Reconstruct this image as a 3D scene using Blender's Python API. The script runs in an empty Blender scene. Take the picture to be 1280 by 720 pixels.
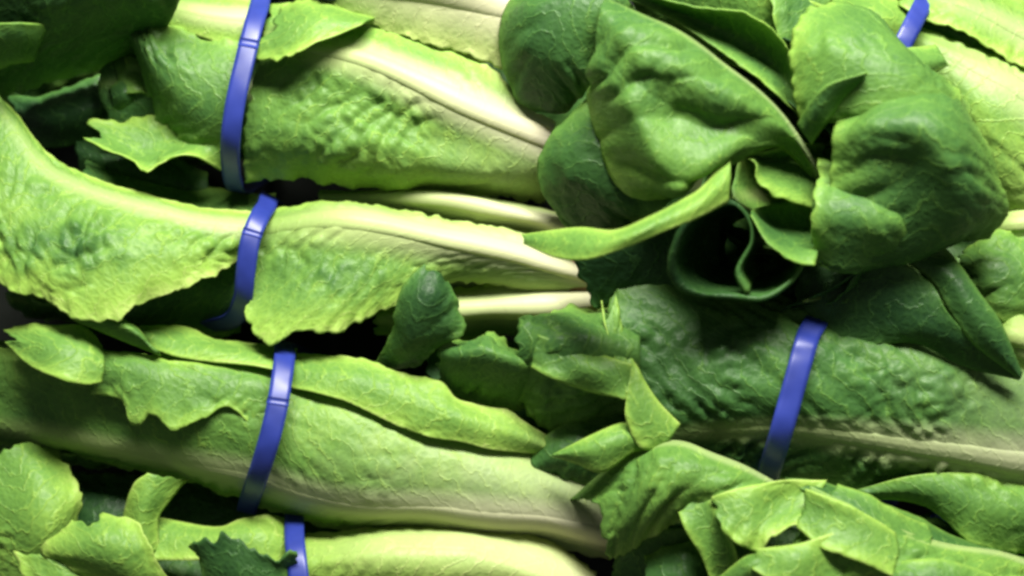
import bpy, math, random
import numpy as np
from mathutils import Matrix, Vector, noise as mn

# ------------------------------------------------------------------ camera, light, exposure
sc = bpy.context.scene
KMM = 500.0 / 1280.0           # millimetres per photo pixel on the reference plane of the pile
DIST = 720.0                   # camera to that plane, mm
PITCH = math.radians(55)       # the camera looks down onto a sloped produce shelf
cam_data = bpy.data.cameras.new('camera')
cam_data.sensor_width = 36.0
cam_data.lens = 36.0 * DIST / 500.0
cam_data.clip_start = 0.02
cam_data.clip_end = 50.0
cam = bpy.data.objects.new('camera', cam_data)
sc.collection.objects.link(cam)
cam.rotation_euler = (math.radians(90) - PITCH, 0, 0)
CENTRE = Vector((0, 0, 1.05))
ROT = cam.rotation_euler.to_matrix()
cam.location = CENTRE + ROT @ Vector((0, 0, DIST / 1000))
sc.camera = cam
cam_data.dof.use_dof = True
cam_data.dof.focus_distance = (DIST - 25) / 1000
cam_data.dof.aperture_fstop = 3.2

w = bpy.data.worlds.new('World')
sc.world = w
w.use_nodes = True
w.node_tree.nodes['Background'].inputs[0].default_value = (0.92, 0.97, 0.86, 1)
w.node_tree.nodes['Background'].inputs[1].default_value = 0.14

def lamp(name, campos, target, sx, sy, power, col):
    ld = bpy.data.lights.new(name, 'AREA')
    ld.shape = 'RECTANGLE'; ld.size = sx; ld.size_y = sy; ld.energy = power; ld.color = col
    lo = bpy.data.objects.new(name, ld)
    sc.collection.objects.link(lo)
    p = CENTRE + ROT @ (Vector(campos) / 1000)
    t = CENTRE + ROT @ (Vector(target) / 1000)
    lo.location = p
    lo.rotation_euler = (t - p).to_track_quat('-Z', 'Y').to_euler()
    return lo
lamp('shelf_strip_light', (90, 880, 710), (0, 0, 0), 0.80, 0.24, 52, (1.0, 0.97, 0.88))

vs = sc.view_settings
vs.view_transform = 'Standard'
vs.look = 'None'
vs.exposure = 0.0
vs.gamma = 1.0
sc.cycles.filter_width = 3.0
sc.cycles.max_bounces = 6
sc.cycles.diffuse_bounces = 4
sc.cycles.glossy_bounces = 2
sc.cycles.transmission_bounces = 4
sc.cycles.caustics_reflective = False
sc.cycles.caustics_refractive = False

# ------------------------------------------------------------------ coordinates
def P(px, py, z):
    """photo pixel + height z (mm, towards the camera) -> camera-frame mm"""
    f = KMM * (DIST - z) / DIST
    return ((px - 640) * f, -(py - 360) * f, z)

R3 = np.array(ROT)
C3 = np.array(CENTRE)
def to_world(a):
    return (np.asarray(a, float) / 1000.0) @ R3.T + C3

ZK = 1.0        # scale of the heights of the head being built
def curve(spec):
    pts = []
    for tok in spec.split():
        x, y, z = (float(v) for v in tok.split(','))
        pts.append(P(x, y, z * ZK))
    return np.array(pts)

def cr(pts, ts):
    """Catmull-Rom through pts (n,...) at parameters ts in 0..n-1"""
    pts = np.asarray(pts, float)
    n = len(pts)
    if n == 2:
        t = np.asarray(ts).reshape(-1, *([1] * (pts.ndim - 1)))
        return pts[0] * (1 - t) + pts[1] * t
    ext = np.concatenate([[2 * pts[0] - pts[1]], pts, [2 * pts[-1] - pts[-2]]])
    ts = np.clip(np.asarray(ts, float), 0, n - 1 - 1e-9)
    i = ts.astype(int)
    t = (ts - i).reshape(-1, *([1] * (pts.ndim - 1)))
    a, b, c, d = ext[i], ext[i + 1], ext[i + 2], ext[i + 3]
    return 0.5 * (2 * b + (c - a) * t + (2 * a - 5 * b + 4 * c - d) * t ** 2 + (3 * b - a - 3 * c + d) * t ** 3)

def resample(pts, n):
    m = 12 * (len(pts) - 1) + 1
    dense = cr(pts, np.linspace(0, len(pts) - 1, m))
    L = np.concatenate([[0], np.cumsum(np.linalg.norm(np.diff(dense, axis=0), axis=1))])
    t = np.linspace(0, L[-1], n)
    return np.stack([np.interp(t, L, dense[:, k]) for k in range(3)], 1)

def smooth(a, b, x):
    t = np.clip((x - a) / (b - a), 0, 1)
    return t * t * (3 - 2 * t)

def nz(X, Y, Z):
    f = mn.noise
    sh = np.shape(X)
    X, Y = np.broadcast_arrays(X, Y)
    return np.array([f((float(x), float(y), Z)) for x, y in zip(X.ravel(), Y.ravel())]).reshape(sh if sh else X.shape)

# ------------------------------------------------------------------ materials
def nd(nt, kind, **kw):
    n = nt.nodes.new(kind)
    for k, v in kw.items():
        setattr(n, k, v)
    return n

def leaf_material():
    m = bpy.data.materials.new('lettuce_leaf'); m.use_nodes = True
    nt = m.node_tree; nt.nodes.clear(); L = nt.links.new
    def math_(op, a, b=None, c=None, clamp=False):
        n = nd(nt, 'ShaderNodeMath', operation=op); n.use_clamp = clamp
        for i, v in enumerate((a, b, c)):
            if v is None: continue
            if isinstance(v, (int, float)): n.inputs[i].default_value = v
            else: L(v, n.inputs[i])
        return n.outputs[0]
    A = nd(nt, 'ShaderNodeAttribute', attribute_name='leaf_a')
    B = nd(nt, 'ShaderNodeAttribute', attribute_name='leaf_b')
    sa = nd(nt, 'ShaderNodeSeparateXYZ'); L(A.outputs['Vector'], sa.inputs[0])
    sb = nd(nt, 'ShaderNodeSeparateXYZ'); L(B.outputs['Vector'], sb.inputs[0])
    S, D, T = sa.outputs; E, TONE, RIB = sb.outputs
    ad = math_('ABSOLUTE', D)
    uv = nd(nt, 'ShaderNodeCombineXYZ'); L(S, uv.inputs[0]); L(D, uv.inputs[1]); L(TONE, uv.inputs[2])
    n1 = nd(nt, 'ShaderNodeTexNoise'); n1.inputs['Scale'].default_value = 0.05; n1.inputs['Detail'].default_value = 4
    L(uv.outputs[0], n1.inputs['Vector'])
    n2 = nd(nt, 'ShaderNodeTexNoise'); n2.inputs['Scale'].default_value = 0.35; n2.inputs['Detail'].default_value = 5
    L(uv.outputs[0], n2.inputs['Vector'])
    vo = nd(nt, 'ShaderNodeTexVoronoi', feature='DISTANCE_TO_EDGE'); vo.inputs['Scale'].default_value = 0.27
    wv = nd(nt, 'ShaderNodeVectorMath', operation='MULTIPLY_ADD')
    L(n2.outputs['Color'], wv.inputs[0]); wv.inputs[1].default_value = (3, 3, 3); L(uv.outputs[0], wv.inputs[2])
    L(wv.outputs[0], vo.inputs['Vector'])
    net = math_('SUBTRACT', 1.0, math_('MULTIPLY', vo.outputs['Distance'], 6.0, clamp=True))
    # lateral veins, same law as the relief of the mesh
    q = math_('DIVIDE', math_('SUBTRACT', S, math_('MULTIPLY', ad, 0.75)), 11.0)
    q = math_('ADD', q, math_('MULTIPLY_ADD', n1.outputs[0], 3.2, math_('MULTIPLY', n2.outputs[0], 0.45)))
    fr = math_('ABSOLUTE', math_('SUBTRACT', math_('FRACT', q), 0.5))
    width = math_('MULTIPLY', math_('SUBTRACT', 1.05, E, clamp=True), 0.11)
    vein = math_('SUBTRACT', 1.0, math_('DIVIDE', fr, math_('ADD', width, 0.015)), clamp=True)
    # depth of green: paler at the foot and by the rib, deeper towards the tip
    f = math_('MULTIPLY_ADD', n1.outputs[0], 0.34, TONE)
    f = math_('ADD', f, -0.17)
    f = math_('ADD', f, math_('MULTIPLY', math_('SUBTRACT', T, 0.55), 0.22))
    f = math_('ADD', f, math_('MULTIPLY', math_('SUBTRACT', n2.outputs[0], 0.5), 0.16))
    f = math_('SUBTRACT', f, math_('MULTIPLY', vein, 0.15))
    f = math_('SUBTRACT', f, math_('MULTIPLY', net, 0.05))
    f = math_('SUBTRACT', f, math_('MULTIPLY_ADD', math_('POWER', E, 3.0), 0.32, -0.12))
    ramp = nd(nt, 'ShaderNodeValToRGB'); L(f, ramp.inputs[0])
    el = ramp.color_ramp.elements
    el[0].position = 0.0; el[0].color = (0.54, 0.66, 0.20, 1)
    el[1].position = 1.0; el[1].color = (0.018, 0.062, 0.018, 1)
    for pos, col in ((0.25, (0.31, 0.51, 0.085, 1)), (0.5, (0.145, 0.305, 0.055, 1)), (0.75, (0.058, 0.158, 0.036, 1))):
        e = el.new(pos); e.color = col
    # white of the rib and of the foot
    wh = nd(nt, 'ShaderNodeMix', data_type='RGBA')
    L(RIB, wh.inputs[0]); L(ramp.outputs[0], wh.inputs[6])
    ribcol = nd(nt, 'ShaderNodeValToRGB'); L(T, ribcol.inputs[0])
    re = ribcol.color_ramp.elements
    re[0].position = 0.0; re[0].color = (0.70, 0.66, 0.50, 1)
    re[1].position = 1.0; re[1].color = (0.36, 0.50, 0.13, 1)
    e = re.new(0.45); e.color = (0.60, 0.65, 0.36, 1)
    L(ribcol.outputs[0], wh.inputs[7])
    # bump
    h = math_('MULTIPLY_ADD', vo.outputs['Distance'], 0.8, math_('MULTIPLY', n2.outputs[0], 0.8))
    h = math_('SUBTRACT', h, math_('MULTIPLY', vein, 0.9))
    h = math_('MULTIPLY', h, math_('SUBTRACT', 1.0, math_('MULTIPLY', RIB, 0.9)))
    bp = nd(nt, 'ShaderNodeBump'); bp.inputs['Strength'].default_value = 0.4; bp.inputs['Distance'].default_value = 0.0012
    L(h, bp.inputs['Height'])
    pb = nd(nt, 'ShaderNodeBsdfPrincipled')
    L(wh.outputs[2], pb.inputs['Base Color']); L(bp.outputs[0], pb.inputs['Normal'])
    L(math_('MULTIPLY_ADD', n2.outputs[0], 0.35, 0.29), pb.inputs['Roughness'])
    pb.inputs['Specular IOR Level'].default_value = 0.30
    tr = nd(nt, 'ShaderNodeBsdfTranslucent')
    tc = nd(nt, 'ShaderNodeMix', data_type='RGBA', blend_type='MULTIPLY'); tc.inputs[0].default_value = 1
    L(wh.outputs[2], tc.inputs[6]); tc.inputs[7].default_value = (1.0, 1.0, 0.45, 1)
    L(tc.outputs[2], tr.inputs['Color']); L(bp.outputs[0], tr.inputs['Normal'])
    mx = nd(nt, 'ShaderNodeMixShader'); mx.inputs[0].default_value = 0.36
    L(pb.outputs[0], mx.inputs[1]); L(tr.outputs[0], mx.inputs[2])
    out = nd(nt, 'ShaderNodeOutputMaterial'); L(mx.outputs[0], out.inputs[0])
    return m

def simple_material(name, c0, c1, scale, rough, bump=0.2, dist=0.0005, spec=0.5, stretch=None):
    m = bpy.data.materials.new(name); m.use_nodes = True
    nt = m.node_tree; pb = nt.nodes['Principled BSDF']; L = nt.links.new
    tc = nd(nt, 'ShaderNodeTexCoord')
    nn = nd(nt, 'ShaderNodeTexNoise'); nn.inputs['Scale'].default_value = scale; nn.inputs['Detail'].default_value = 5
    L(tc.outputs['Object'], nn.inputs['Vector'])
    rp = nd(nt, 'ShaderNodeValToRGB'); L(nn.outputs[0], rp.inputs[0])
    rp.color_ramp.elements[0].position = 0.3; rp.color_ramp.elements[0].color = (*c0, 1)
    rp.color_ramp.elements[1].position = 0.7; rp.color_ramp.elements[1].color = (*c1, 1)
    L(rp.outputs[0], pb.inputs['Base Color'])
    pb.inputs['Roughness'].default_value = rough
    pb.inputs['Specular IOR Level'].default_value = spec
    bp = nd(nt, 'ShaderNodeBump'); bp.inputs['Strength'].default_value = bump; bp.inputs['Distance'].default_value = dist
    L(nn.outputs[0], bp.inputs['Height']); L(bp.outputs[0], pb.inputs['Normal'])
    return m

LEAF = leaf_material()
TIE = simple_material('blue_plastic', (0.012, 0.024, 0.17), (0.020, 0.036, 0.24), 60, 0.42, 0.15)
CORE = simple_material('cut_stem', (0.24, 0.09, 0.04), (0.50, 0.30, 0.17), 120, 0.6, 0.4)
SHELF = simple_material('black_plastic', (0.005, 0.007, 0.005), (0.010, 0.013, 0.010), 40, 0.75, 0.3, spec=0.2)

# ------------------------------------------------------------------ mesh helpers
col = sc.collection
rng = random.Random(4)

def link_mesh(name, V, F, mat, parent=None, origin=None, attrs=None):
    """V in camera-frame mm"""
    Wd = to_world(V)
    if origin is not None:
        Wd = Wd - np.array(origin)
    me = bpy.data.meshes.new(name)
    me.from_pydata(Wd.tolist(), [], F)
    me.polygons.foreach_set('use_smooth', [True] * len(me.polygons))
    if attrs:
        for k, arr in attrs.items():
            a = me.attributes.new(k, 'FLOAT_VECTOR', 'POINT')
            a.data.foreach_set('vector', np.ascontiguousarray(arr, dtype=np.float32).ravel())
    me.materials.append(mat)
    me.update()
    o = bpy.data.objects.new(name, me)
    col.objects.link(o)
    if parent is not None:
        o.parent = parent
    return o

def shell(front, back):
    """two (nu,nv,3) sheets -> closed thin solid"""
    nu, nv, _ = front.shape
    V = np.concatenate([front.reshape(-1, 3), back.reshape(-1, 3)])
    N = nu * nv
    F = []
    for i in range(nu - 1):
        for j in range(nv - 1):
            a = i * nv + j
            F.append((a, a + 1, a + nv + 1, a + nv))
            F.append((N + a, N + a + nv, N + a + nv + 1, N + a + 1))
    border = [j for j in range(nv)] + [i * nv + nv - 1 for i in range(1, nu)] \
        + [(nu - 1) * nv + j for j in range(nv - 2, -1, -1)] + [i * nv for i in range(nu - 2, 0, -1)]
    for k in range(len(border)):
        a, b = border[k], border[(k + 1) % len(border)]
        F.append((b, a, N + a, N + b))
    return V, F

class Head:
    def __init__(self, label, base):
        self.o = bpy.data.objects.new('romaine_lettuce', None)
        col.objects.link(self.o)
        self.o.empty_display_size = 0.02
        self.base = to_world([P(*base)])[0]
        self.o.location = self.base
        self.o['label'] = label
        self.o['category'] = 'lettuce'
        self.o['group'] = 'romaine heads piled on the shelf'

SEED = [0]
def make_leaf(head, curves, rib=None, ribw=(10, 3), ribh=1.0, tone=0.45, blister=1.0, ruffle=1.0, jag=1.0,
              low=1.0, th=0.7, white=0.35, frill=1.0, res=1.0, label=None, t0=0.0, pts=None, pleat=0.0, ribwhite=1.0, patch=()):
    """curves run from the foot of the leaf to its tip; rib = index of the curve that is the midrib (None: no rib part)"""
    SEED[0] += 1
    sd = SEED[0] * 7.31
    cs = pts if pts is not None else [curve(c) for c in curves]
    lens = [np.linalg.norm(np.diff(c, axis=0), axis=1).sum() for c in cs]
    K = len(cs)
    mids = [c[len(c) // 2] for c in cs]
    wid = sum(np.linalg.norm(mids[i + 1] - mids[i]) for i in range(K - 1))
    nu = int(np.clip(np.mean(lens) / 1.5 * res, 20, 130))
    nv = int(np.clip(wid / 1.3 * res, 14, 80))
    G = np.stack([resample(c, nu) for c in cs])             # K,nu,3
    B = cr(G, np.linspace(0, K - 1, nv)).transpose(1, 0, 2) # nu,nv,3
    ru = (rib if rib is not None else (K - 1) / 2) / (K - 1) * (nv - 1)
    rj = int(round(ru))
    step = np.linalg.norm(np.diff(B, axis=1), axis=2)
    cum = np.concatenate([np.zeros((nu, 1)), np.cumsum(step, axis=1)], axis=1)
    d = cum - cum[:, rj:rj + 1]
    along = np.linalg.norm(np.diff(B[:, rj], axis=0), axis=1)
    s = np.concatenate([[0], np.cumsum(along)])[:, None] * np.ones((1, nv)) + t0 * 100
    t = np.linspace(0, 1, nu)[:, None] * np.ones((1, nv))
    tt = t0 + (1 - t0) * t
    dl = np.maximum(-d[:, :1], 1e-3); dr = np.maximum(d[:, -1:], 1e-3)
    e = np.where(d < 0, -d / dl, d / dr)
    if rj < 2: e = np.where(d < 0, 0, e)
    if rj > nv - 3: e = np.where(d > 0, 0, e)
    def normals(Q):
        gu = np.gradient(Q, axis=0); gv = np.gradient(Q, axis=1)
        n = np.cross(gu, gv)
        n /= np.linalg.norm(n, axis=2, keepdims=True) + 1e-9
        return n
    n = normals(B)
    sgn = 1.0 if n[..., 2].mean() > 0 else -1.0
    n = n * sgn
    # torn, toothed margin
    side = np.where(d < 0, smooth(9, 22, dl), smooth(9, 22, dr)) * np.ones_like(d)
    edge_e = np.maximum(smooth(0.75, 1.0, e), smooth(0.88, 1.0, t))
    jn = nz(s / 5.0, d * 0.10 + sd, sd) * 1.0 + nz(s / 2.2, d * 0.2, sd + 3) * 0.5
    gv = np.gradient(B, axis=1); gv /= np.linalg.norm(gv, axis=2, keepdims=True) + 1e-9
    gu = np.gradient(B, axis=0); gu /= np.linalg.norm(gu, axis=2, keepdims=True) + 1e-9
    mm = np.clip(wid / 40.0, 0.35, 1.0)
    Q = B + gv * (np.sign(d) * smooth(0.75, 1, e) * jn * 2.2 * jag * mm * side)[..., None] \
          + gu * (smooth(0.88, 1, t) * nz(d / 4.0, s * 0.08 + sd, sd + 9) * 3.0 * jag * mm)[..., None]
    # relief: blisters between the lateral veins, ruffled margin, slow undulation
    ad = np.abs(d)
    q = (s - 0.75 * ad) / 13.0 + nz(s / 30, d / 30, sd) * 1.6 + nz(s / 11, d / 11, sd + 2) * 0.35 + (d > 0) * 0.4
    h1 = np.abs(np.sin(np.pi * q)) ** 0.6
    q2 = (s * 0.75 + ad) / 8.0 + nz(s / 12, d / 12, sd + 5) * 1.2
    h2 = np.abs(np.sin(np.pi * q2)) ** 0.7
    h3 = nz(s / 5.5, d / 5.5, sd + 11)
    mask = smooth(2, 12, ad) * smooth(0.02, 0.45, tt) * np.clip(0.55 + 1.5 * nz(s / 26, d / 26, sd + 17), 0.05, 1.3) * (1 - 0.75 * smooth(0.7, 1, e))
    extra = np.zeros_like(s)
    for (qx, qy, qr, dt, db) in patch:        # darker, more blistered part of the blade
        sx = B[..., 0] / (KMM * (DIST - B[..., 2]) / DIST) + 640
        sy = 360 - B[..., 1] / (KMM * (DIST - B[..., 2]) / DIST)
        gss = np.exp(-(((sx - qx) / (qr * 1.5)) ** 2 + ((sy - qy) / (qr * 0.6)) ** 2)) * np.clip(0.7 + 1.2 * h3, 0.2, 1.4)
        extra = extra + dt * gss
        mask = mask + db * gss
    disp = blister * mask * (1.5 * (h1 - 0.6) + 0.8 * h1 * (h2 - 0.6) + 1.0 * h3)
    disp += ruffle * e ** 2.5 * nz(s / 13, np.sign(d) * 3.3, sd + 21) * 4.5 * smooth(0.1, 0.5, tt) * mm * side
    disp += frill * smooth(0.86, 1.0, e) * nz(s / 4.0, np.sign(d) * 5.1, sd + 25) * 2.0 * mm * side
    disp += low * nz(s / 38, d / 38, sd + 31) * 3.0 * mm
    if pleat:
        qp = (s - 0.9 * ad) / 24.0 + nz(s / 40, d / 40, sd + 41) * 0.8
        disp += pleat * smooth(3, 14, ad) * (1 - 0.6 * smooth(.8, 1, e)) * (np.abs(np.sin(np.pi * qp)) ** 0.8 - 0.6) * np.clip(0.6 + 1.6 * nz(s / 35, d / 28, sd + 47), 0, 1.2)
    Q = Q + n * disp[..., None]
    n2 = normals(Q) * sgn
    thick = (th * (1 + 1.2 * (1 - smooth(0, 10, ad)) * (1 - tt)))[..., None]
    front = Q + n2 * thick / 2; back = Q - n2 * thick / 2
    if sgn > 0: V, F = shell(front, back)
    else: V, F = shell(back, front)
    # pigment coordinates
    rw = np.interp(tt, [0, 1], ribw)
    ribm = 0.0 * tt
    if rib is not None:
        ribm = ribwhite * 0.85 * (1 - smooth(0.35, 1.5, ad / np.maximum(rw, .1))) * (1 - smooth(0.75, 1.0, tt) * 0.7)
    foot = white * (1 - smooth(0.0, 0.55, tt + 0.10 * nz(s / 9, d / 9, sd)))
    ribm = np.clip(np.maximum(ribm, foot), 0, 1)
    a = np.stack([s + sd * 10, d, tt], 2).reshape(-1, 3)
    b = np.stack([np.clip(e, 0, 1), tone + extra, ribm], 2).reshape(-1, 3)
    at = {'leaf_a': np.concatenate([a, a]), 'leaf_b': np.concatenate([b, b])}
    lo = link_mesh('leaf', V, F, LEAF, head.o, head.base, at)
    if label: lo['label'] = label
    if rib is not None and ribw[0] > 0:
        # midrib: a lens-shaped strip set into the blade
        nx = 13
        xs = np.linspace(-1, 1, nx)
        half = np.interp(tt[:, 0], [0, 1], ribw) / 2
        fr = np.zeros((nu, nx, 3)); bk = np.zeros((nu, nx, 3)); dd = np.zeros((nu, nx))
        smoothed = B + n * (low * nz(s / 38, d / 38, sd + 31) * 3.0 * mm)[..., None]
        for i in range(nu):
            tgt = xs * half[i]
            dd[i] = tgt
            c = np.stack([np.interp(tgt, d[i], smoothed[i, :, k]) for k in range(3)], 1)
            over = tgt - np.clip(tgt, d[i, 0], d[i, -1])
            c = c + gv[i, rj] * over[:, None]
            nn_ = np.stack([np.interp(tgt, d[i], n[i, :, k]) for k in range(3)], 1)
            hh = half[i] * 0.42 * ribh * (np.sqrt(np.clip(1 - xs ** 2, 0, 1))) - 0.55
            hh = hh + 0.12 * np.sin(xs * 14 + sd) * (1 - xs ** 2)
            fr[i] = c + nn_ * hh[:, None]
            bk[i] = c - nn_ * (0.8 + 0.25 * half[i] * np.sqrt(np.clip(1 - xs ** 2, 0, 1)))[:, None]
        Vr, Fr = shell(fr, bk) if sgn > 0 else shell(bk, fr)
        tr = tt[:, :1] * np.ones((1, nx))
        a = np.stack([s[:, :1] * np.ones((1, nx)) + sd * 10, dd, tr], 2).reshape(-1, 3)
        b = np.stack([np.abs(xs)[None] * np.ones((nu, 1)) * 0.3, np.full((nu, nx), tone),
                      ribwhite * (1 - 0.22 * np.abs(xs)[None] ** 2) * np.ones((nu, 1)) * (1 - 0.5 * smooth(0.7, 1, tr))], 2).reshape(-1, 3)
        r = link_mesh('midrib', Vr, Fr, LEAF, lo, None, {'leaf_a': np.concatenate([a, a]), 'leaf_b': np.concatenate([b, b])})
        me = r.data
        co = np.empty(len(me.vertices) * 3); me.vertices.foreach_get('co', co)
        co = co.reshape(-1, 3) - head.base
        me.vertices.foreach_set('co', co.ravel()); me.update()
    return lo

def fill_leaves(head, axis, rad, layers, tone=0.6, arc=75):
    """the leaves of the bundle under the ones modelled singly; axis foot->tip, rad = radii (mm) along it"""
    ax = curve(axis)
    n = 7
    A = resample(ax, n)
    T = np.gradient(A, axis=0); T /= np.linalg.norm(T, axis=1, keepdims=True)
    zc = np.array([0, 0, 1.0])
    e1 = np.cross(T, zc); e1 /= np.linalg.norm(e1, axis=1, keepdims=True)
    e2 = np.cross(e1, T)
    R = np.interp(np.linspace(0, 1, n), np.linspace(0, 1, len(rad)), rad)
    for (k, cnt, off, tn) in layers:
        for i in range(cnt):
            th0 = off + 360.0 * i / cnt + rng.uniform(-10, 10)
            cs = []
            for da in (-1, -0.5, 0, 0.5, 1):
                ang = np.radians(th0 + da * arc)
                wv = np.linspace(0, 1, n)
                taper = 1 - 0.55 * abs(da) * smooth(0.8, 1, wv) * 0
                rr = R * k * (1 + 0.08 * abs(da))
                cs.append(A + (e1 * math.cos(ang) + e2 * math.sin(ang)) * (rr * taper)[:, None]
                          + T * (-abs(da) * 14 * smooth(0.7, 1, wv))[:, None])
            make_leaf(head, None, pts=cs, rib=2, ribw=(10, 3), tone=tn + rng.uniform(-.05, .05), blister=1.1, ruffle=1.5, res=0.45)

def make_tie(label, path, centre, width=9.3, twist=None):
    """flat plastic band round a head: path = the part on the visible side; it closes behind the head"""
    fp = curve(path)
    c = np.array(P(*centre))
    bk = []
    for p in fp[::-1][1:-1]:
        bk.append((c[0] + (p[0] - c[0]) * 0.9, c[1] + (p[1] - c[1]) * 0.9, c[2] - (p[2] - c[2]) * 0.85))
    ring = np.concatenate([fp, np.array(bk)])
    n0 = len(ring)
    ext = np.concatenate([ring[-2:], ring, ring[:2]])
    m = 140
    loop = cr(ext, 2 + np.linspace(0, n0, m, endpoint=False))
    T = np.roll(loop, -1, 0) - np.roll(loop, 1, 0); T /= np.linalg.norm(T, axis=1, keepdims=True)
    # band plane normal = axis of the head there
    _, _, vh = np.linalg.svd(loop - loop.mean(0)); axn = vh[2]
    rad = np.cross(T, axn); rad /= np.linalg.norm(rad, axis=1, keepdims=True)
    if np.sum(rad * (loop - c)) < 0: rad = -rad
    wd = np.cross(rad, T)
    nx = 6
    xs = np.linspace(-1, 1, nx)
    V = []; F = []
    for i in range(m):
        wob = 0.25 * math.sin(i * 0.9) + 0.2 * math.sin(i * 0.37)
        for side in (1, -1):
            for x in (xs if side == 1 else xs[::-1]):
                hh = 0.35 * side + 0.3 * (1 - x * x) * (1 if side > 0 else 0.6)
                V.append(loop[i] + wd[i] * (x * width / 2) + rad[i] * (hh + wob * x * 0.4))
    q = 2 * nx
    for i in range(m):
        j = (i + 1) % m
        for k in range(q):
            F.append((i * q + k, i * q + (k + 1) % q, j * q + (k + 1) % q, j * q + k))
    o = bpy.data.objects.new('band_tie', None)
    col.objects.link(o)
    o.empty_display_size = 0.01
    base = to_world([c])[0]
    o.location = base
    o['label'] = label; o['category'] = 'tie'; o['group'] = 'blue ties round the lettuce heads'
    link_mesh('band', V, F, TIE, o, base)
    # welded overlap of the two ends: a slightly proud short sleeve
    i0 = int(m * (0.30 if twist is None else twist) * len(fp) / n0)
    V = []; F = []
    ids = [(i0 + k) % m for k in range(3)]
    for i in ids:
        for side in (1, -1):
            for x in (xs if side == 1 else xs[::-1]):
                hh = (0.65 if side > 0 else 0.2) + 0.35 * (1 - x * x)
                V.append(loop[i] + wd[i] * (x * width / 2 * 1.03) + rad[i] * hh)
    for a in range(len(ids) - 1):
        for k in range(q):
            F.append((a * q + k, a * q + (k + 1) % q, (a + 1) * q + (k + 1) % q, (a + 1) * q + k))
    F.append(tuple(range(q))); F.append(tuple(reversed([(len(ids) - 1) * q + k for k in range(q)])))
    link_mesh('weld_seam', V, F, TIE, o, base)
    return o

def make_stem(head, p0, p1, r0, r1):
    """cut foot of a head: short tapering stump from p0 (inside) to p1 (cut face)"""
    a = np.array(P(*p0)); b = np.array(P(*p1))
    T = (b - a) / np.linalg.norm(b - a)
    e1 = np.cross(T, [0, 0, 1.0]); e1 /= np.linalg.norm(e1); e2 = np.cross(e1, T)
    prof = [(0, r0), (.4, (r0 + r1) / 2 * 1.03), (.8, r1), (.95, r1 * .97), (1.0, r1 * .85), (.97, r1 * .45), (.95, 0.3)]
    n = 24; V = []; F = []
    for i, (u, r) in enumerate(prof):
        for k in range(n):
            an = 2 * math.pi * k / n
            rr = r * (1 + 0.06 * math.sin(3 * an + 1) + 0.04 * math.sin(7 * an))
            V.append(a + (b - a) * u + (e1 * math.cos(an) + e2 * math.sin(an)) * rr)
    for i in range(len(prof) - 1):
        for k in range(n):
            F.append((i * n + k, i * n + (k + 1) % n, (i + 1) * n + (k + 1) % n, (i + 1) * n + k))
    F.append(tuple((len(prof) - 1) * n + k for k in range(n)))
    link_mesh('stem', V, F, CORE, head.o, head.base)

# ------------------------------------------------------------------ the shelf they lie on
def make_shelf():
    zt = -108
    x0, x1, y0, y1 = -480, 520, -330, 330
    def bx(xa, xb, ya, yb, za, zb):
        k = len(V)
        for z in (za, zb):
            for y in (ya, yb):
                for x in (xa, xb): V.append((x, y, z))
        for f in ((0, 2, 3, 1), (4, 5, 7, 6), (0, 1, 5, 4), (1, 3, 7, 5), (3, 2, 6, 7), (2, 0, 4, 6)):
            F.append(tuple(k + q for q in f))
    V, F = [], []
    bx(x0, x1, y0, y1, zt - 12, zt)
    o = link_mesh('shelf', V, F, SHELF)
    o.data.polygons.foreach_set('use_smooth', [False] * len(o.data.polygons))
    o['kind'] = 'structure'
    V, F = [], []
    bx(x0, x1, y0 - 6, y0 + 0.5, zt - 12, zt + 60)
    f = link_mesh('front_lip', V, F, SHELF, o)
    f.data.polygons.foreach_set('use_smooth', [False] * len(f.data.polygons))
    return o
make_shelf()

# ------------------------------------------------------------------ the heads of lettuce
LAY = ((0.92, 6, 20, 0.62), (0.62, 4, 50, 0.42), (0.3, 3, 10, 0.25))

# --- head with the broad cream rib, its foot under the dark leafy bunch
h = Head('tied romaine head with long cream rib, its foot tucked under the dark leafy bunch', (700, 205, -45))
fill_leaves(h, '705,205,-35 560,160,-38 300,130,-40 150,130,-45', (10, 26, 24, 34), LAY, 0.6)
make_stem(h, (690, 200, -30), (735, 215, -35), 11, 13)
make_leaf(h, ['697,150,-8 656,132,2 626,97,4 579,60,4 515,42,4 441,25,2 340,8,-8',
              '692,172,4 636,151,15 569,124,19 468,77,18 391,57,14 330,45,6',
              '690,205,2 620,192,13 520,160,15 420,125,16 316,105,8',
              '684,228,-8 610,222,8 510,205,14 420,185,16 306,165,8',
              '680,252,-26 600,246,-14 502,240,-10 438,233,-6 377,225,-4 308,226,-8'],
          rib=1, ribw=(15, 7), tone=0.40, blister=1.2, ruffle=0.8, white=0.2, patch=((380,170,50,.12,.6),))
make_leaf(h, ['470,22,6 405,4,4 350,4,0', '460,26,20 400,22,24 340,35,18', '452,32,24 411,48,28 372,66,30 340,74,26 306,66,18'],
          tone=0.36, blister=0.9, t0=0.5, white=0)
make_leaf(h, ['305,55,0 252,46,0 215,32,-2 178,27,-6 146,23,-10', '300,100,10 245,92,10 205,80,8 160,40,0',
              '292,150,10 240,140,10 205,120,4 172,78,-4', '286,195,0 240,185,-4 205,165,-10 182,125,-12'],
          tone=0.55, blister=1.4, t0=0.5, white=0, jag=.7)
make_leaf(h, ['292,140,0 240,145,-8 180,148,-12 112,156,-10', '288,175,2 235,180,-4 180,190,-2 125,172,2',
              '286,218,-10 242,200,8 205,212,12 182,222,14 160,195,10 138,186,10 104,170,6'],
          tone=0.40, blister=1.0, t0=0.5, white=0)
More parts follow.
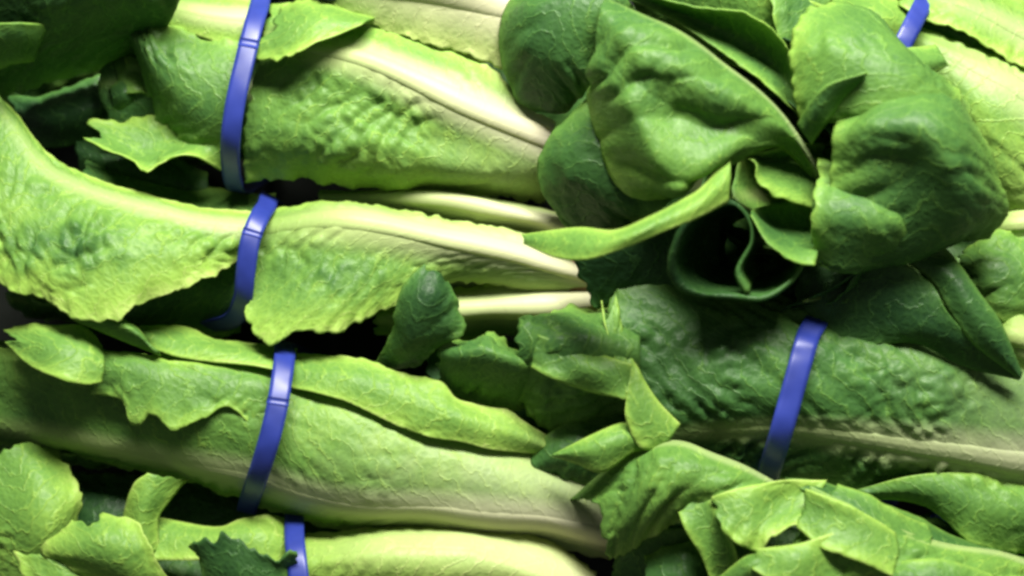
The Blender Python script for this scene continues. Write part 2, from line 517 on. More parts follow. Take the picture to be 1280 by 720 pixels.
make_leaf(h, ['320,-8,-8 260,-10,-10 200,-12,-14', '310,22,2 260,18,0 200,8,-6', '296,62,2 250,46,0 200,28,-6'],
          rib=1, ribw=(9, 5), tone=0.3, blister=0.7, t0=0.45)
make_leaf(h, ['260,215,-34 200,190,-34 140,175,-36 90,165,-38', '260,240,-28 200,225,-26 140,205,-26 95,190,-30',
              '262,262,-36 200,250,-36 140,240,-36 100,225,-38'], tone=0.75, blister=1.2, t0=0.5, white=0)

# --- head whose long pale rib sweeps into the bright leaf
h = Head('tied romaine head with a bright crinkled leaf fanned wide and reddish brown cut foot', (745, 350, -40))
fill_leaves(h, '730,345,-25 560,340,-32 310,345,-38 180,350,-42 30,330,-48', (10, 22, 20, 22, 26), LAY, 0.6)
make_stem(h, (700, 345, -12), (762, 352, -14), 12, 15)
make_leaf(h, ['318,268,-2 235,256,2 168,238,2 101,216,0 55,188,-2 15,138,-7 -20,100,-10',
              '314,285,10 235,272,13 168,256,13 101,236,11 50,205,8 16,160,3 -12,118,-2',
              '312,298,10 250,305,20 170,306,28 90,290,28 20,262,22 -50,210,6',
              '308,308,8 262,324,18 190,345,30 110,350,34 30,325,30 -60,270,10',
              '302,314,3 286,334,12 235,358,24 178,378,30 151,397,36 90,398,36 57,372,30 20,366,30 -10,345,26 -70,300,10'],
          rib=1, ribw=(8, 5), ribwhite=.6, tone=0.33, blister=1.3, ruffle=0.7, t0=0.42, white=0, low=.8, patch=((75,312,55,.34,1.3),))
make_leaf(h, ['315,300,-2 250,325,-6 180,365,-10 120,395,-16', '306,360,0 245,375,-8 180,392,-12 110,410,-22',
              '300,418,-22 240,418,-24 170,412,-26 100,422,-34'], tone=0.6, blister=0.9, t0=0.5, white=0)
make_leaf(h, ['345,244,-30 260,238,-30 180,225,-32 110,195,-36', '340,262,-18 250,258,-14 175,242,-16 105,212,-20',
              '335,285,-4 240,276,-2 170,262,-2 100,240,-4'], tone=0.55, blister=0.8, t0=0.4, white=0.1)
make_leaf(h, ['768,345,-14 700,312,-4 650,292,0 562,274,2 508,261,2 468,255,2 401,255,0 330,266,-6',
              '770,356,-4 705,336,9 650,318,14 562,297,18 500,282,18 440,274,17 390,274,14 328,284,9',
              '720,360,2 640,343,10 540,326,16 450,318,19 370,318,18 320,318,12',
              '708,366,-2 620,350,6 540,345,14 450,360,22 380,372,24 316,358,16',
              '700,370,-8 602,352,0 542,362,8 498,380,14 448,402,20 411,416,24 372,414,26 334,432,26 304,390,20'],
          rib=1, ribw=(19, 12), ribh=0.7, tone=0.35, blister=1.3, ruffle=0.5, white=0.35, patch=((430,350,55,.22,.4),))
make_leaf(h, ['765,300,-20 700,268,-12 623,250,-8 555,238,-8 490,238,-12 400,240,-20', '765,315,-10 700,282,0 623,263,2 555,250,2 490,248,-4 400,248,-14',
              '760,330,-18 700,303,-12 623,288,-6 555,275,-6 490,268,-12 400,265,-20'],
          rib=1, ribw=(13, 7), tone=0.33, blister=0.5, white=0.5)
make_leaf(h, ['775,358,-14 720,352,-10 660,350,-8 570,360,-10 470,378,-14', '778,370,-4 720,380,4 660,385,6 570,390,4 470,398,-2',
              '775,385,-18 720,405,-18 660,418,-18 575,422,-22 470,425,-24'],
          rib=1, ribw=(22, 12), ribh=.7, tone=0.4, blister=0.4, white=0.8)

# --- head with the rib along its lower side
h = Head('tied romaine head with grey-white rib along its underside, lying on the cream-yellow head', (765, 640, -40))
fill_leaves(h, '765,640,-35 600,600,-25 330,540,-25 120,510,-35 -40,490,-45', (10, 30, 28, 30, 30), LAY, 0.6)
make_stem(h, (745, 640, -25), (792, 655, -32), 11, 13)
make_leaf(h, ['765,588,-14 680,562,4 600,540,14 520,515,16 430,482,16 350,458,12 260,445,12 160,442,8 60,440,0 -40,430,-10',
              '762,620,0 680,600,18 590,580,26 500,555,28 420,530,28 340,510,26 250,490,24 160,475,16 60,470,6 -40,465,-8',
              '762,650,4 680,630,20 585,615,28 490,602,30 405,585,30 330,558,28 245,540,24 155,525,16 60,510,4 -40,500,-10',
              '766,676,0 680,656,14 580,648,22 470,641,22 390,626,20 320,602,18 240,584,14 150,569,8 60,548,0 -40,530,-14',
              '762,700,-18 680,682,-8 580,670,-4 470,668,-4 390,652,-4 320,626,-4 240,604,-8 150,584,-12 60,562,-18 -40,545,-26'],
          rib=3, ribw=(18, 6), ribh=.55, tone=0.46, blister=0.8, ruffle=0.4, white=0.4)
make_leaf(h, ['690,548,10 660,528,14 636,511,16 602,507,18 569,497,20 552,477,20 498,463,20 451,446,16 367,440,10',
              '685,558,16 640,540,24 590,527,28 540,510,29 480,488,28 430,470,26 362,460,18',
              '680,566,12 619,563,24 576,552,27 532,546,29 481,525,29 440,505,29 400,492,28 362,484,22'],
          tone=0.33, blister=1.2, ruffle=0.6, white=0.15, t0=.25)
make_leaf(h, ['372,436,2 300,430,4 269,424,4 229,408,4 171,410,0', '368,450,16 300,442,18 250,434,18 180,418,10',
              '360,466,24 320,458,24 260,452,22 215,444,20 182,432,10'], tone=0.33, blister=0.8, t0=0.6, white=0)
make_leaf(h, ['350,470,18 280,458,20 215,450,20 150,440,17 100,440,9', '350,490,25 280,480,27 215,475,27 150,462,25 105,460,18',
              '346,515,25 323,538,27 286,508,30 250,525,31 215,536,30 190,518,30 165,532,28 150,500,26 110,493,18'],
          tone=0.44, blister=1.8, ruffle=1.0, t0=0.6, white=0, frill=1.5, pleat=2.5)
make_leaf(h, ['128,432,14 101,408,18 60,405,20 30,406,16 6,416,10', '130,455,26 100,440,30 60,435,32 20,425,22',
              '126,478,28 105,481,33 77,475,36 34,455,30 6,428,16'], tone=0.36, blister=0.5, t0=0.7, white=0, jag=.5)
make_leaf(h, ['200,446,20 150,424,24 92,400,22', '196,440,26 165,412,30 120,394,26', '192,436,18 175,412,20 150,396,18'],
          tone=0.5, blister=0.4, t0=0.6, white=0)
make_leaf(h, ['468,455,6 486,425,20 493,395,30 502,362,34 530,332,34', '495,460,12 514,432,32 524,400,40 536,370,42 548,345,36',
              '524,458,6 550,434,24 580,412,30 575,378,33 557,350,32'], tone=0.75, blister=0.8, t0=0.4, white=0.1, jag=1.5,
          label='small dark green torn leaf curling upward')

# --- lowest head, cream yellow
h = Head('tied romaine head with smooth cream-yellow leaf and a dark toothed leaf hanging by its tie', (740, 770, -40))
fill_leaves(h, '745,775,-25 560,755,-25 370,740,-30 200,740,-35 20,720,-40', (10, 26, 24, 28, 30), LAY, 0.55)
make_stem(h, (735, 770, -20), (775, 785, -25), 11, 13)
make_leaf(h, ['748,712,-8 670,671,3 602,659,6 535,657,6 451,661,6 372,670,0', '744,735,8 660,695,20 590,680,24 520,678,24 450,682,24 372,690,14',
              '740,765,14 660,725,28 560,712,31 460,712,30 372,718,22', '730,810,0 640,790,12 540,780,16 372,790,8'],
          rib=1, ribw=(16, 14), ribh=.5, ribwhite=.6, tone=0.12, blister=0.5, ruffle=0.3, white=0.35)
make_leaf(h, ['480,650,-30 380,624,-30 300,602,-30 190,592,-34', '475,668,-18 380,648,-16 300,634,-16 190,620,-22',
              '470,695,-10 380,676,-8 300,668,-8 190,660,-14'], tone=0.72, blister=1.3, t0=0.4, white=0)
make_leaf(h, ['368,650,0 336,644,8 300,650,10 268,660,8 190,646,2', '364,675,14 330,668,20 290,672,20 240,672,16 190,664,10',
              '360,706,18 335,705,24 290,700,24 240,700,22 190,700,18'], tone=0.27, blister=0.6, t0=0.55, white=0.1)
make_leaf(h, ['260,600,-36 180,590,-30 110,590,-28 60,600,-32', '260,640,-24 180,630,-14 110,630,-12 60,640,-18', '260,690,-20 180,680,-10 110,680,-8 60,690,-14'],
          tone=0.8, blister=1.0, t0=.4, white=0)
make_leaf(h, ['260,790,20 250,725,32 234,676,36', '285,790,24 272,730,38 262,678,40', '315,790,26 302,730,42 282,668,42', '345,790,24 332,735,40 322,688,42',
              '375,790,18 364,740,30 367,693,36'], tone=0.72, blister=0.5, t0=0.5, white=0, jag=1.8, label='dark green toothed leaf')
make_leaf(h, ['215,800,8 140,740,20 85,710,26 50,690,26 93,650,22', '235,780,14 165,715,30 135,680,34 118,655,28',
              '255,770,8 205,715,26 188,680,30 172,655,26 126,640,20'], tone=0.30, blister=1.0, t0=0.5, white=0.1, ruffle=1.2)
make_leaf(h, ['160,690,12 155,645,14 166,606,20 184,592,20', '180,690,20 176,650,22 186,622,22 202,596,18', '200,690,14 198,650,14 212,628,12 238,600,6'],
          tone=0.30, blister=0.4, t0=0.6, white=0.1)
make_leaf(h, ['-50,730,0 -50,640,2 -30,560,-6', '10,740,8 15,650,14 0,565,4', '50,740,4 60,665,16 50,600,12 30,552,0', '100,700,-8 98,650,2 92,605,0 70,560,-12'],
          tone=0.33, blister=1.4, t0=0.5, white=0)
make_leaf(h, ['40,800,14 40,740,22 20,690,22', '70,800,18 80,745,28 70,700,26', '120,800,14 120,760,22 110,715,24'],
          tone=0.3, blister=1.0, t0=0.5, white=0)

# --- foot end of a head at the very top
h = Head('smooth cream-footed romaine head behind the round dark leaf, only its underside showing', (650, -5, -50))
fill_leaves(h, '645,-5,-45 540,-30,-45 400,-55,-48 250,-80,-50', (10, 26, 26, 30), LAY[:2], 0.55)
make_stem(h, (635, -5, -40), (672, 2, -42), 11, 13)
make_leaf(h, ['660,-60,-10 560,-75,0 420,-80,-4 330,-85,-10', '648,-10,10 560,-24,18 420,-40,12 330,-56,0', '640,24,12 565,12,16 480,0,12 410,-10,6 330,-30,-6',
              '630,84,4 570,64,8 515,50,8 424,16,2 330,-10,-8'],
          rib=1.2, ribw=(24, 15), ribh=.5, tone=0.20, blister=0.3, white=0.25)
make_leaf(h, ['740,40,-60 660,50,-50 580,70,-50', '745,100,-50 670,110,-40 600,110,-42', '750,170,-60 670,170,-50 610,160,-50'], tone=0.7, blister=.6, t0=.4, white=0)

# --- head in the corner, most leaf tones deepened to stand in for shade
h = Head('shaded romaine head with drooping tips coloured dark for shade beside the long cream-ribbed head', (330, -60, -60))
fill_leaves(h, '330,-70,-60 200,-20,-62 60,40,-66 -60,100,-70', (12, 30, 34, 36), LAY, 0.8)
make_leaf(h, ['240,-60,30 150,-50,44 70,-45,46 -40,-40,40', '225,-5,14 145,-2,30 65,5,32 -40,15,26', '205,40,-8 130,48,6 60,62,8 -40,75,2', '190,70,-26 125,85,-22 60,105,-20 -40,125,-26'],
          tone=0.72, blister=1.1, t0=0.4, white=0)  # overhanging shape turns its face from the lamp and shades the corner
make_leaf(h, ['205,-15,0 185,-5,4 160,-5,2', '202,0,8 186,6,10 163,4,6', '206,12,2 192,16,6 175,21,4'], tone=0.4, blister=.4, t0=.6, white=0)
make_leaf(h, ['60,30,20 20,28,32 -30,30,32', '50,52,16 20,50,26 -30,60,26', '42,76,6 18,80,12 -30,95,10'], tone=0.6, blister=.8, t0=.6, white=0)
make_leaf(h, ['170,80,-36 110,100,-30 50,120,-30 10,120,-36', '180,120,-28 120,135,-22 60,150,-22 20,145,-30', '180,155,-38 120,175,-34 70,185,-34 30,175,-40'],
          tone=0.85, blister=1.0, t0=.5, white=0)
make_leaf(h, ['172,90,-16 150,100,-12 138,108,-12', '172,112,-12 155,118,-8 140,122,-10', '170,136,-18 155,136,-14 142,136,-14'], tone=0.7, blister=.5, t0=.6, white=0)

# --- the leafy bunch whose tips face out of the pile
h = Head('loose bunch of large smooth dark romaine leaves, one rolled into an open tube', (1080, 200, -70))
fill_leaves(h, '1120,190,-60 1070,205,-30 1000,215,5 950,220,30', (16, 40, 58, 62), ((1.0, 7, 10, 0.75), (0.6, 5, 40, 0.6), (0.3, 3, 0, 0.4)), 0.7, arc=55)
ZK = 0.8
# great leaf with its rib along the upper edge
make_leaf(h, ['1032,228,46 998,168,68 960,125,72 922,91,74 855,44,72 808,21,68 755,1,58',
              '1030,230,46 994,175,72 950,142,90 905,112,98 850,84,100 800,58,96 750,12,72',
              '1026,232,44 988,181,66 944,172,82 892,160,88 840,138,88 788,100,92 742,50,74',
              '1022,234,42 982,186,64 940,188,82 890,202,90 846,231,94 790,155,92 737,82,70',
              '1018,236,36 978,190,56 930,196,62 875,213,66 825,250,64 768,228,56 735,120,46'],
          rib=0, ribw=(5, 2.5), ribwhite=.45, ribh=.7, tone=0.50, blister=0.4, ruffle=0.2, jag=.15, frill=.2, white=0.05, t0=0.3, low=1.0, res=1.1, pleat=5)
make_leaf(h, ['1040,10,36 960,-16,46 880,-40,50 800,-60,46', '1030,70,24 950,60,30 870,25,34 790,-10,32', '1020,110,14 950,95,18 870,60,20 800,20,20'],
          tone=0.45, blister=.8, t0=.4, white=0)
make_leaf(h, ['1040,20,18 1000,0,22 960,-30,20', '1060,60,14 1010,40,20 950,10,20', '1060,110,0 1010,100,4 950,70,6'], tone=0.5, blister=.8, t0=.4, white=0)
make_leaf(h, ['740,-40,24 650,-14,22 621,50,18 640,116,12 668,140,6', '760,-30,44 690,-4,46 655,55,42 665,110,26 680,140,12',
              '775,-10,50 735,20,52 700,75,46 695,120,28 690,141,14', '790,10,42 765,50,44 742,100,36 712,136,16 700,141,10'],
          tone=0.70, blister=0.7, ruffle=0.6, jag=.3, frill=.4, t0=0.4, white=0, pleat=2.2)
make_leaf(h, ['770,100,28 712,142,28 676,195,22 680,242,16 706,282,10', '800,150,46 745,170,48 708,210,42 712,250,28 730,288,14',
              '840,210,54 800,225,54 760,250,46 755,290,24', '870,230,50 840,250,48 805,270,40 785,292,22'],
          tone=0.72, blister=0.7, ruffle=0.6, jag=.3, frill=.4, t0=0.4, white=0, pleat=2.2)
ZK = 1.05
make_leaf(h, ['914,184,60 882,230,70 849,252,76 808,272,78 768,287,74 721,284,60 652,293,34', '912,218,70 878,250,80 842,268,84 795,290,86 750,304,80 708,303,66 655,299,40',
              '910,252,70 872,272,80 836,287,84 781,310,84 734,324,78 694,322,64 655,305,40'],
          tone=0.36, blister=0.3, ruffle=0.1, jag=.3, frill=.3, t0=0.3, white=0, low=.5)
ZK = 0.8
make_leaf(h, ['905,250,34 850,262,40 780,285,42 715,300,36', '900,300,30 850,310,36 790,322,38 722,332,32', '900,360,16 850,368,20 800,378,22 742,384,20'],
          tone=0.85, blister=.5, t0=.4, white=0)  # dark leaf added over the feet, standing in for deep shade there
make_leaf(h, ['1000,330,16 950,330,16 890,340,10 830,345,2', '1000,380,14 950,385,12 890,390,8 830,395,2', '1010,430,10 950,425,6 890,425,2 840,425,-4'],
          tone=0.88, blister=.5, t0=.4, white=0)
make_leaf(h, ['1030,180,46 985,178,58 950,186,64 910,182,68', '1030,205,40 985,200,46 952,200,52 915,196,62', '1020,258,60 975,246,74 948,226,78 940,199,78 903,203,66'],
          tone=0.5, blister=0.3, ruffle=0.3, jag=.4, t0=0.5, white=0)
# rolled leaf, a tube open to the front
ring = [(934, 366), (922, 338), (939, 302), (934, 272), (915, 253), (888, 259), (861, 276), (846, 302), (840, 330), (848, 354), (874, 368), (915, 371), (955, 373), (988, 352), (1004, 330)]
cs = []
for i, (x, y) in enumerate(ring):
    zf = 60 + 10 * max(0, math.cos((i - 5) / 4.5 * 1.57)) * (1 if i < 10 else 0)
    cs.append(np.array([P(x + (985 - x) * a, y + (285 - y) * a, zz) for a, zz in ((.45, 0), (.28, 24), (.12, 44), (.03, zf), (-.035, zf - 1))]))
make_leaf(h, None, pts=cs, tone=0.74, blister=0.25, ruffle=0, jag=.25, frill=.25, low=.4, t0=0.55, white=0, label='dark leaf rolled into an open tube')
make_leaf(h, ['1030,250,44 985,252,48 955,257,56 939,262,66', '1020,290,46 985,285,50 958,275,58 940,264,70', '1022,314,76 992,310,76 966,294,76 941,266,76',
              '1018,332,82 990,324,86 963,306,86 940,268,80'], tone=0.6, blister=0.4, ruffle=0.3, jag=.3, t0=0.5, white=0)
make_leaf(h, ['1060,112,44 1044,153,84 1041,200,82 1036,243,76 1017,256,70 1018,326,62',
              '1095,100,56 1086,148,102 1088,205,94 1084,255,84 1070,295,76 1046,338,68',
              '1140,98,58 1132,148,108 1138,205,98 1134,262,84 1124,300,72 1090,328,62',
              '1170,98,54 1168,146,106 1182,196,110 1196,240,98 1190,285,78 1150,320,60',
              '1190,108,46 1195,145,94 1216,190,94 1232,240,84 1226,280,66 1190,312,50',
              '1206,124,34 1218,158,68 1241,203,72 1257,248,62 1257,274,54 1236,300,42'],
          tone=0.60, blister=0.8, ruffle=0.3, jag=.5, frill=.5, t0=0.35, white=0, low=1.8, pleat=2)
make_leaf(h, ['1024,200,60 1019,252,80 1017,290,80 1019,328,70', '1060,210,70 1058,262,88 1054,300,84 1048,340,74', '1105,225,74 1102,272,88 1098,305,82 1092,333,70',
              '1145,240,66 1140,282,78 1134,308,72 1125,326,60'],
          tone=0.54, blister=0.7, ruffle=0.3, jag=1.0, t0=.6, white=0, low=1.5)
make_leaf(h, ['1002,158,64 993,112,68 988,60,66 1005,16,56 1040,4,46', '1010,152,74 1028,102,86 1045,60,88 1065,32,76 1085,20,58', '1022,150,78 1070,108,92 1100,84,94 1122,66,84 1120,48,62',
              '1045,152,76 1095,142,90 1140,122,92 1165,105,82 1150,80,60', '1060,158,66 1110,154,82 1150,146,84 1200,130,74 1180,100,50'],
          tone=0.50, blister=0.9, ruffle=0.5, jag=.4, t0=0.35, white=0, low=1.5)
make_leaf(h, ['997,155,82 1014,126,94 1038,104,100 1084,91,100', '1004,166,82 1022,142,92 1044,115,96 1084,93,98', '1014,180,74 1032,156,82 1052,128,86 1082,96,94'],
          tone=0.62, blister=0.3, ruffle=0.2, jag=.3, t0=0.4, white=0)
make_leaf(h, ['995,145,52 930,82,58 850,30,56 775,-6,46', '1000,130,40 950,65,46 870,22,52 790,-12,52', '1005,110,46 980,55,60 940,22,68 870,6,68 800,-14,58'],
          tone=0.58, blister=0.7, ruffle=0.5, jag=.3, t0=0.4, white=0)
make_leaf(h, ['1010,130,40 985,80,46 968,30,52 960,-20,46', '1018,110,44 1005,70,48 998,30,46 1010,-20,36', '1024,95,40 1020,60,40 1025,25,36 1050,-20,28'],
          tone=0.55, blister=0.9, t0=0.4, white=0)
make_leaf(h, ['1005,315,36 1070,318,48 1119,323,56 1163,354,58 1186,392,60 1230,440,56 1274,470,48', '1000,345,36 1060,370,46 1110,385,50 1150,405,54 1195,430,54 1274,473,48',
              '995,360,24 1005,405,30 1050,430,38 1100,430,42 1150,430,44 1206,460,44 1274,477,46'],
          tone=0.85, blister=0.5, ruffle=0.4, jag=.4, t0=0.35, white=0, low=.6)
make_leaf(h, ['1117,318,50 1163,351,55 1187,390,58 1218,430,58 1274,474,50', '1150,312,50 1188,345,62 1210,380,66 1238,420,64 1276,472,54', '1182,308,42 1206,338,58 1226,368,62 1252,405,60 1278,466,52'],
          tone=0.75, blister=0.4, ruffle=0.3, jag=.4, t0=0.4, white=0, low=.6)

ZK = 1.0
# --- head at the upper right
h = Head('tied romaine head with pale glossy rib and bright crinkled leaf behind the dark leafy bunch', (1410, 220, -40))
fill_leaves(h, '1410,220,-35 1280,150,-30 1140,60,-32 1000,-20,-40', (12, 34, 20, 30), LAY, 0.55)
make_leaf(h, ['1410,140,-6 1330,100,4 1280,82,8 1230,60,10 1180,44,6 1138,30,-2', '1410,185,12 1330,145,20 1280,112,22 1230,84,20 1180,62,14 1134,44,4',
              '1410,225,12 1340,200,22 1280,172,27 1230,138,26 1185,100,18 1130,56,4', '1400,280,4 1340,262,14 1280,240,20 1240,215,20 1190,150,14 1125,66,2',
              '1400,330,-14 1330,315,-4 1280,295,0 1240,265,2 1190,185,4 1118,80,-4'],
          rib=1, ribw=(22, 8), ribwhite=.6, ribh=.6, tone=0.34, blister=1.6, ruffle=0.6, white=0.3)
make_leaf(h, ['1410,50,-20 1280,-8,-14 1200,-28,-14 1120,-34,-18', '1405,90,-2 1280,40,6 1200,8,6 1122,-12,-4', '1400,135,2 1280,86,12 1212,48,14 1160,26,10 1125,8,2'],
          rib=1, ribw=(14, 6), ribwhite=.5, tone=0.34, blister=0.9, white=0.3)
make_leaf(h, ['1146,4,-10 1100,-8,-8 1040,0,-14', '1136,28,4 1096,16,8 1036,12,2', '1126,56,4 1090,40,10 1036,30,6'], tone=0.32, blister=1.0, t0=0.5, white=0)
make_leaf(h, ['1170,55,22 1140,58,28 1110,60,30', '1180,72,30 1150,78,38 1120,78,40', '1186,82,28 1155,96,34 1125,92,36'], tone=0.45, blister=0.5, t0=.6, white=0)

# --- head at the right edge
h = Head('pale romaine head with creamy crumpled leaves and no visible tie, beside the dark leafy bunch', (1440, 380, -45))
fill_leaves(h, '1440,390,-35 1340,360,-35 1230,350,-38 1120,340,-45', (12, 26, 28, 26), LAY[:2], 0.55)
make_leaf(h, ['1400,225,-4 1300,240,4 1262,250,6 1236,275,0', '1400,275,10 1310,275,18 1270,278,18 1236,285,8', '1400,330,6 1310,312,14 1270,304,14 1232,298,6'],
          rib=1, ribw=(14, 8), tone=0.22, blister=0.8, white=0.4)
make_leaf(h, ['1370,300,2 1290,292,12 1230,296,16 1200,310,10', '1360,350,16 1290,340,28 1240,335,30 1200,325,22', '1350,420,10 1295,402,24 1252,400,28 1218,372,22 1190,340,14'],
          tone=0.5, blister=1.6, ruffle=1.0, white=0, t0=.4)
make_leaf(h, ['1380,395,4 1300,385,18 1268,380,24 1244,398,22', '1380,430,16 1300,425,30 1268,420,34 1244,420,28', '1380,490,4 1300,475,18 1268,462,22 1246,445,18'],
          rib=1, ribw=(16, 12), tone=0.25, blister=0.5, white=0.6)

# --- dark head with the bright blue tie
h = Head('dark blue-green romaine head with crinkled leaf tips and vivid blue tie', (1420, 540, -40))
fill_leaves(h, '1420,540,-30 1250,510,-20 1000,490,-18 850,480,-22 740,480,-30', (12, 34, 36, 34, 30), LAY, 0.7)
make_leaf(h, ['1400,415,-14 1280,400,-4 1180,390,2 1080,370,4 980,352,6 880,338,10 800,332,16 758,374,22',
              '1400,470,6 1280,455,22 1180,442,30 1080,428,34 980,415,34 880,405,32 810,400,30 764,412,30',
              '1400,525,14 1280,515,32 1180,505,38 1080,495,40 980,488,40 880,485,38 815,480,36 774,462,34',
              '1400,588,10 1280,579,26 1186,567,32 1100,555,32 1040,546,32 984,541,32 900,541,30 838,546,30 796,556,28',
              '1400,650,-12 1280,640,6 1190,628,10 1100,615,12 1040,607,12 984,602,12 900,592,12 840,578,16 805,562,22'],
          rib=3, ribw=(19, 4), ribwhite=.75, ribh=.8, tone=0.66, blister=2.2, ruffle=0.7, white=0.2, jag=1.2, pleat=1.5)
make_leaf(h, ['850,530,38 822,500,40 800,465,38 782,425,34 770,370,30', '838,548,40 808,525,43 788,495,43 772,455,40 758,400,34', '828,560,38 800,560,42 782,522,44 782,490,43 768,450,40 756,410,36 752,376,30'],
          tone=0.36, blister=2.2, ruffle=1.6, t0=.6, white=0, frill=1.3, jag=.6)
make_leaf(h, ['1410,590,8 1280,600,20 1216,591,26 1142,594,26 1072,612,18', '1410,640,20 1285,640,30 1225,635,32 1165,615,28 1080,618,20', '1410,730,6 1290,695,20 1225,684,26 1190,655,24 1150,630,20 1085,624,14'],
          tone=0.5, blister=1.7, ruffle=1.0, white=0, t0=.3)
make_leaf(h, ['800,392,0 750,386,6 700,388,10 652,402,10', '800,415,30 745,408,34 700,408,36 650,412,30', '800,455,36 740,448,40 690,446,40 645,452,30', '795,515,8 745,533,8 700,534,8 660,510,10 642,485,12'],
          tone=0.55, blister=1.6, ruffle=1.3, frill=1.6, jag=1.6, t0=.55, white=0)
make_leaf(h, ['790,455,44 740,440,40 700,428,42 672,418,40', '785,478,42 735,462,46 695,448,42 668,436,40', '782,500,44 732,488,40 692,474,44 662,458,40'],
          tone=0.48, blister=2.2, ruffle=1.6, frill=2, jag=1.8, t0=.6, white=0, pleat=3)
make_leaf(h, ['670,440,8 635,430,14 608,408,18 580,424,14 547,430,10', '672,460,28 635,450,34 605,442,36 575,444,32 549,444,22', '670,495,4 640,510,4 602,507,6 568,500,6 554,476,8'],
          tone=0.55, blister=1.3, ruffle=1.4, frill=1.6, jag=1.6, t0=.6, white=0)
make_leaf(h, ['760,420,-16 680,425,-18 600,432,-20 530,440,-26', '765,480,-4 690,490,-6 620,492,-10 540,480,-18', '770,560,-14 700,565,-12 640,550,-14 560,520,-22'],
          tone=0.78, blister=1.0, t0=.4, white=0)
make_leaf(h, ['815,538,32 781,530,36 738,545,38 690,568,34', '815,552,36 784,548,42 742,562,44 690,569,36', '815,566,32 790,564,38 754,589,40 721,580,38 690,571,34'],
          tone=0.38, blister=0.6, t0=.6, white=0, jag=.6)
make_leaf(h, ['820,495,6 740,512,12 690,540,14 664,572,12', '820,550,14 750,555,20 705,568,22 668,584,16', '815,610,0 760,610,6 710,610,8 675,600,8'],
          tone=0.6, blister=0.8, t0=.5, white=0)

# --- leafy head at the lower right
h = Head('loose light-green romaine leaf tips overlapping the dark head with vivid blue tie', (1420, 800, -40))
fill_leaves(h, '1430,810,-30 1250,760,-10 1050,720,0 880,690,-5 780,670,-20', (12, 34, 36, 34, 30), LAY, 0.6)
make_leaf(h, ['985,612,36 900,570,44 852,551,42 808,559,36 758,587,26 715,625,16', '970,625,48 895,592,54 845,580,53 795,598,46 745,630,32',
              '955,640,48 885,620,54 835,622,52 790,645,44 755,668,32', '935,662,36 870,655,40 820,668,36 785,690,28 760,700,22'],
          rib=0, ribw=(5, 3), ribwhite=.5, tone=0.42, blister=1.0, ruffle=0.5, t0=.45, white=0, pleat=3)
make_leaf(h, ['1034,600,46 985,601,54 940,606,56 890,620,54', '1022,622,52 980,628,54 935,640,60 893,634,54', '1006,652,60 968,667,64 941,688,64 903,668,60'],
          tone=0.33, blister=1.4, jag=1.5, t0=.6, white=0, pleat=2, low=1.6, ruffle=1.8)
make_leaf(h, ['900,760,44 880,702,52 858,664,56 848,640,52', '915,750,40 902,690,50 882,650,52 864,628,50', '932,745,48 918,690,58 902,648,56 882,612,50'],
          tone=0.4, blister=1.0, low=1.8, t0=.6, white=0)
make_leaf(h, ['1400,745,24 1280,702,40 1200,682,50 1136,665,55 1068,637,58 1012,610,54', '1400,780,44 1280,728,58 1195,705,64 1125,688,66 1060,662,64 1006,630,56',
              '1400,820,50 1280,765,64 1190,740,70 1110,725,70 1045,700,66 1000,660,56', '1380,880,30 1250,830,46 1120,800,54 1040,770,54 985,715,50'],
          rib=0, ribw=(6, 3), ribwhite=.55, tone=0.36, blister=1.6, ruffle=0.8, t0=.3, white=0, pleat=2.5)
make_leaf(h, ['1320,705,10 1200,674,26 1142,643,36 1041,606,40 980,598,38', '1320,712,26 1200,682,40 1140,658,48 1060,626,52 990,602,46', '1320,722,30 1200,692,44 1136,672,50 1068,642,56 1000,612,50'],
          tone=0.62, blister=0.7, t0=.4, white=0)
make_leaf(h, ['1095,660,64 1040,668,70 994,680,70 940,686,66', '1095,700,64 1040,700,68 995,702,74 946,702,68', '1085,790,66 1020,765,70 980,738,74 942,712,70'],
          tone=0.32, blister=1.6, t0=.6, white=0, pleat=2, low=1.6, jag=1.4, ruffle=1.8)
make_leaf(h, ['900,720,20 868,682,26 835,684,24 806,696,18', '900,760,30 865,725,38 835,722,36 806,722,28', '900,790,20 865,770,30 835,765,30 800,760,22'],
          tone=0.62, blister=0.8, t0=.55, white=0)
make_leaf(h, ['985,690,60 960,710,66 930,740,62', '960,690,62 940,705,68 910,735,60', '945,690,58 925,700,60 895,725,50'], tone=0.45, blister=0.6, t0=.6, white=0)

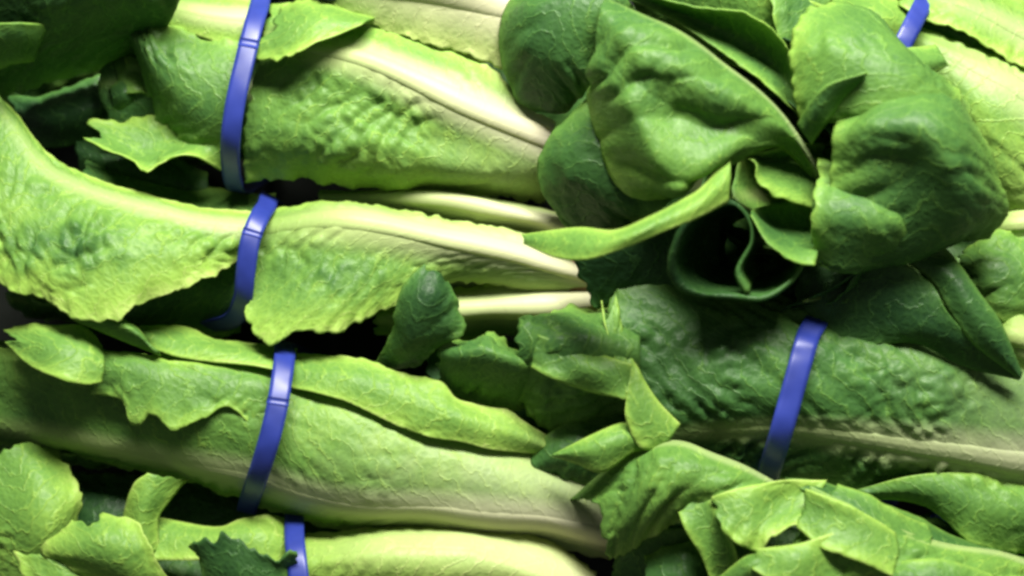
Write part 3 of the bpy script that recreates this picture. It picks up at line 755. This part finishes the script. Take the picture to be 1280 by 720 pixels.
make_leaf(h, ['1115,668,62 1070,636,66 1035,621,64 1006,610,58', '1122,690,66 1075,665,68 1035,650,66 1003,634,58', '1115,722,72 1070,700,74 1030,686,72 997,660,62'],
          tone=0.36, blister=1.5, t0=.6, white=0, jag=1.6, pleat=2.5, low=1.6, ruffle=1.8)
make_leaf(h, ['1160,655,40 1120,640,48 1080,620,50 1045,606,48', '1165,670,50 1120,660,56 1080,642,58 1040,622,54', '1160,690,58 1120,684,64 1078,668,64 1042,645,58'],
          tone=0.48, blister=1.3, t0=.6, white=0, jag=1.2, pleat=2.5, low=1.5)
make_leaf(h, ['1240,720,66 1180,700,72 1130,700,70 1090,715,62', '1240,745,70 1180,730,78 1130,725,76 1088,728,66', '1240,780,60 1180,765,70 1130,755,70 1090,745,62'],
          tone=0.5, blister=1.2, t0=.6, white=0, jag=1.2)

# ------------------------------------------------------------------ blue ties
make_tie('blue plastic tie round the head with the long cream rib', '330,-15,-20 325,5,2 317,32,16 305,80,23 294,130,25 288,180,19 290,222,0 300,240,-25', (305, 120, -42))
make_tie('blue plastic tie crossing the pale rib of the head with the fanned bright leaf',
         '340,246,-24 333,258,2 324,272,18 313,300,24 307,340,23 303,375,16 290,400,0 262,408,-16 250,412,-34', (310, 335, -40))
make_tie('blue plastic tie round the head with the grey-white rib along its underside', '358,428,-5 356,445,22 352,475,34 345,515,40 333,562,40 319,605,28 311,628,4 310,640,-25', (330, 530, -30), 9.8, 0.33)
make_tie('blue plastic tie on the cream-yellow head, beside the dark toothed leaf', '368,628,-24 368,645,2 368,670,20 371,700,32 376,745,34 380,790,14 384,815,-20', (372, 730, -36), 9.3, 1.3)
make_tie('short bit of blue tie on the head above the cream rib', '425,-95,-10 418,-50,14 411,-15,14 407,8,-4 404,26,-26', (420, -60, -48))
make_tie('short glinting piece of blue tie between pale crinkled leaves beside the leafy bunch', '1165,-25,-20 1156,0,4 1146,20,14 1135,42,20 1122,68,18 1108,95,-4', (1135, 40, -34), 9, 1.3)
make_tie('vivid blue tie round the dark blue-green head', '1018,395,14 1010,420,40 1002,448,46 989,495,48 975,545,46 962,588,28 955,612,-2', (985, 505, -25), 10.5, 1.4)
make_tie('dark blue tie deep in the gap above the light-green leaf tips', '1195,610,-12 1182,635,0 1172,655,4 1164,680,0 1150,720,-20', (1180, 700, -50))
